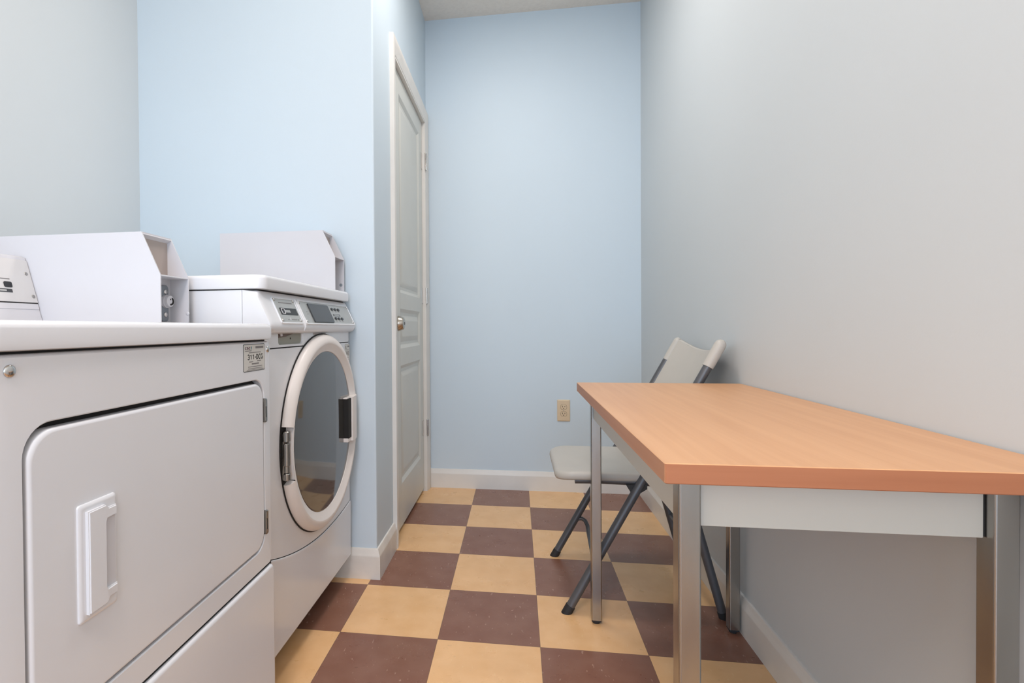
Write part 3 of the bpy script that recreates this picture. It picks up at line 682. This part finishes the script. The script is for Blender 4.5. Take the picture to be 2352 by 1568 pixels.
# ------------------------------------------------------------ folding chair
def chair():
    C = thing('folding_chair', 'grey plastic folding chair with dark metal legs behind the table', 'chair', (.33, -.80, 0))
    rt_ = .0142
    def q(z, near):   # centre line of the long front legs / back uprights
        x = .094+.552*z if near else .084+.545*z
        y = (-1.016+.030*z) if near else (-.578-.012*z)
        return Vector((x, y, z))
    def tubed(path, name, r=rt_): return MB().tube(path, r, 18).build(name, TUBE, C)
    for near in (True, False):
        lg = tubed([q(.018, near)]+[q(z, near) for z in (.2, .4, .6, .8, .855)], 'front_leg')
        p = q(.004, near); d_ = (q(.03, near)-p).normalized()
        # foot cap cut flat at the floor
        top = q(.024, near); ring_t = []; ring_b = []
        u = d_.cross(Vector((0, 1, 0))).normalized(); v = d_.cross(u)
        for k in range(18):
            off = (u*math.cos(2*PI*k/18)+v*math.sin(2*PI*k/18))*(rt_+.0016)
            a_ = top+off; s_ = (a_.z-.0005)/d_.z; ring_t.append(tuple(a_)); ring_b.append(tuple(a_-d_*s_))
        MB().loft([ring_t, ring_b]).build('rubber_foot', RUBBER, lg)
        # rear leg
        yr = -.988 if near else -.606
        xf = .590 if near else .582
        rq = lambda z: Vector((xf-.275*z, yr, z))
        lg = tubed([rq(.016), rq(.2), rq(.33), rq(.425)], 'rear_leg', .0135)
        d_ = (rq(.03)-rq(.004)).normalized(); top = rq(.022); u = d_.cross(Vector((0, 1, 0))).normalized(); v = d_.cross(u); ring_t = []; ring_b = []
        for k in range(18):
            off = (u*math.cos(2*PI*k/18)+v*math.sin(2*PI*k/18))*(.0149)
            a_ = top+off; s_ = (a_.z-.0005)/d_.z; ring_t.append(tuple(a_)); ring_b.append(tuple(a_-d_*s_))
        MB().loft([ring_t, ring_b]).build('rubber_foot', RUBBER, lg)
        # side rail under the seat
        ys = -.985 if near else -.607
        tubed([(.125, ys, .431), (.20, ys, .433), (.44, ys, .428), (.476, ys, .424)], 'side_rail', .0125)
        # bracket plate between leg and rail
        yb = -1.000 if near else -.592
        MB().prism([(.285, .425), (.352, .428), (.352, .412), (.322, .392), (.305, .392)], ony, yb-.003, yb+.003, .0008).build('hinge_bracket', BLACKP, C)
    # U-shaped braces
    a, b = q(.152, False), q(.152, True)
    br = [a, a+Vector((.014, -.002, .006)), a+Vector((.028, -.005, .008)), a+Vector((.040, -.014, .002)), a+Vector((.046, -.036, -.010)), a+Vector((.044, -.07, -.018)), b+Vector((.016, .07, -.018)), b+Vector((.010, .036, -.012)), b+Vector((.006, .014, -.004)), b]
    tubed(br, 'front_brace', .0080)
    tubed([(.529, -.606, .20), (.529, -.988, .20)], 'rear_brace', .0075)
    # seat: moulded shell, front edge rolled down
    def seat_pt(u, v):   # u 0..1 front to back, v -1..1 across
        x = .066+.352*u; wv = .203-.012*u
        y = -.796+wv*v
        z = .463-.006*(1-v*v)*math.sin(PI*min(1, u*1.1))-.014*max(0, 1-u/.16)**2
        return Vector((x, y, z))
    P = []
    base = rr(.062, .425, -1.002, -.592, .062, 9)
    def zs(x, y):
        u = (x-.062)/.363; v = (y+.797)/.205
        return .461-.007*max(0, 1-v*v)*math.sin(PI*max(0, min(1, u)))-.010*max(0, 1-u/.2)**2
    SH = MB(); cx_, cy_ = .2435, -.797
    def insr(i): return rr(.062+i, .425-i, -1.002+i, -.592-i, max(.01, .062-i*.8), 9)
    rings = []
    for i, dz in ((.014, -.0285), (.005, -.0275), (.0012, -.022), (0, -.015), (.0012, -.0075), (.005, -.0022), (.012, 0), (.03, .0008), (.06, 0), (.10, 0), (.14, 0), (.175, 0)):
        rings.append([(x, y, zs(x, y)+dz) for x, y in insr(i)])
    SH.loft(rings); SH.build('seat', CHAIRP, C, angle=60)
    # backrest: curved panel wrapping both uprights
    BK = MB(); NZ, NY = 14, 22
    def bp(s, zz_, off):   # s 0..1 far to near, zz_ height
        f, n_ = q(zz_, False), q(zz_, True)
        p = f.lerp(n_, s); e = 1-(2*s-1)**2
        d_ = Vector((.875, 0, -.483))      # backwards, square to the uprights
        return p+d_*(.045*e+off)
    def ztop(s): return .887+.004*s-.021*(1-(2*s-1)**2)+(-.012 if s < .03 or s > .97 else 0)
    def grid(off):
        return [[bp(k/NY, .60+(ztop(k/NY)-.60)*j/NZ, off) for k in range(NY+1)] for j in range(NZ+1)]
    G0, G1 = grid(-.0085), grid(.0085)
    # closed section loft upwards: front row then back row reversed
    BK.loft([[tuple(p) for p in G0[j]]+[tuple(p) for p in G1[j][::-1]] for j in range(NZ+1)])
    BK.loft([[tuple(bp(k/NY, ztop(k/NY)+dz, o_)) for k in range(NY+1)]+[tuple(bp(k/NY, ztop(k/NY)+dz, -o_)) for k in range(NY, -1, -1)] for dz, o_ in ((-.0005, -.0085), (.003, -.0072), (.0052, -.0045), (.006, -.001))])
    bk = BK.build('backrest', CHAIRP, C, angle=45)
    for near in (True, False):
        z0 = .808 if near else .806
        pts = [q(z0, near)]+[q(z0+(.876-z0)*k/6, near) for k in range(1, 7)]
        e_ = (q(.9, near)-q(.8, near)).normalized()
        pts += [q(.876, near)+e_*.0075, q(.876, near)+e_*.014, q(.876, near)+e_*.0185, q(.876, near)+e_*.0205]
        R_ = .0178 if near else .0150
        MB().tube(pts, R_, 20, rs=[R_*.97]+[R_]*6+[R_*.95, R_*.78, R_*.45, R_*.1]).build('top_cap', CHAIRP, bk, angle=60)
chair()
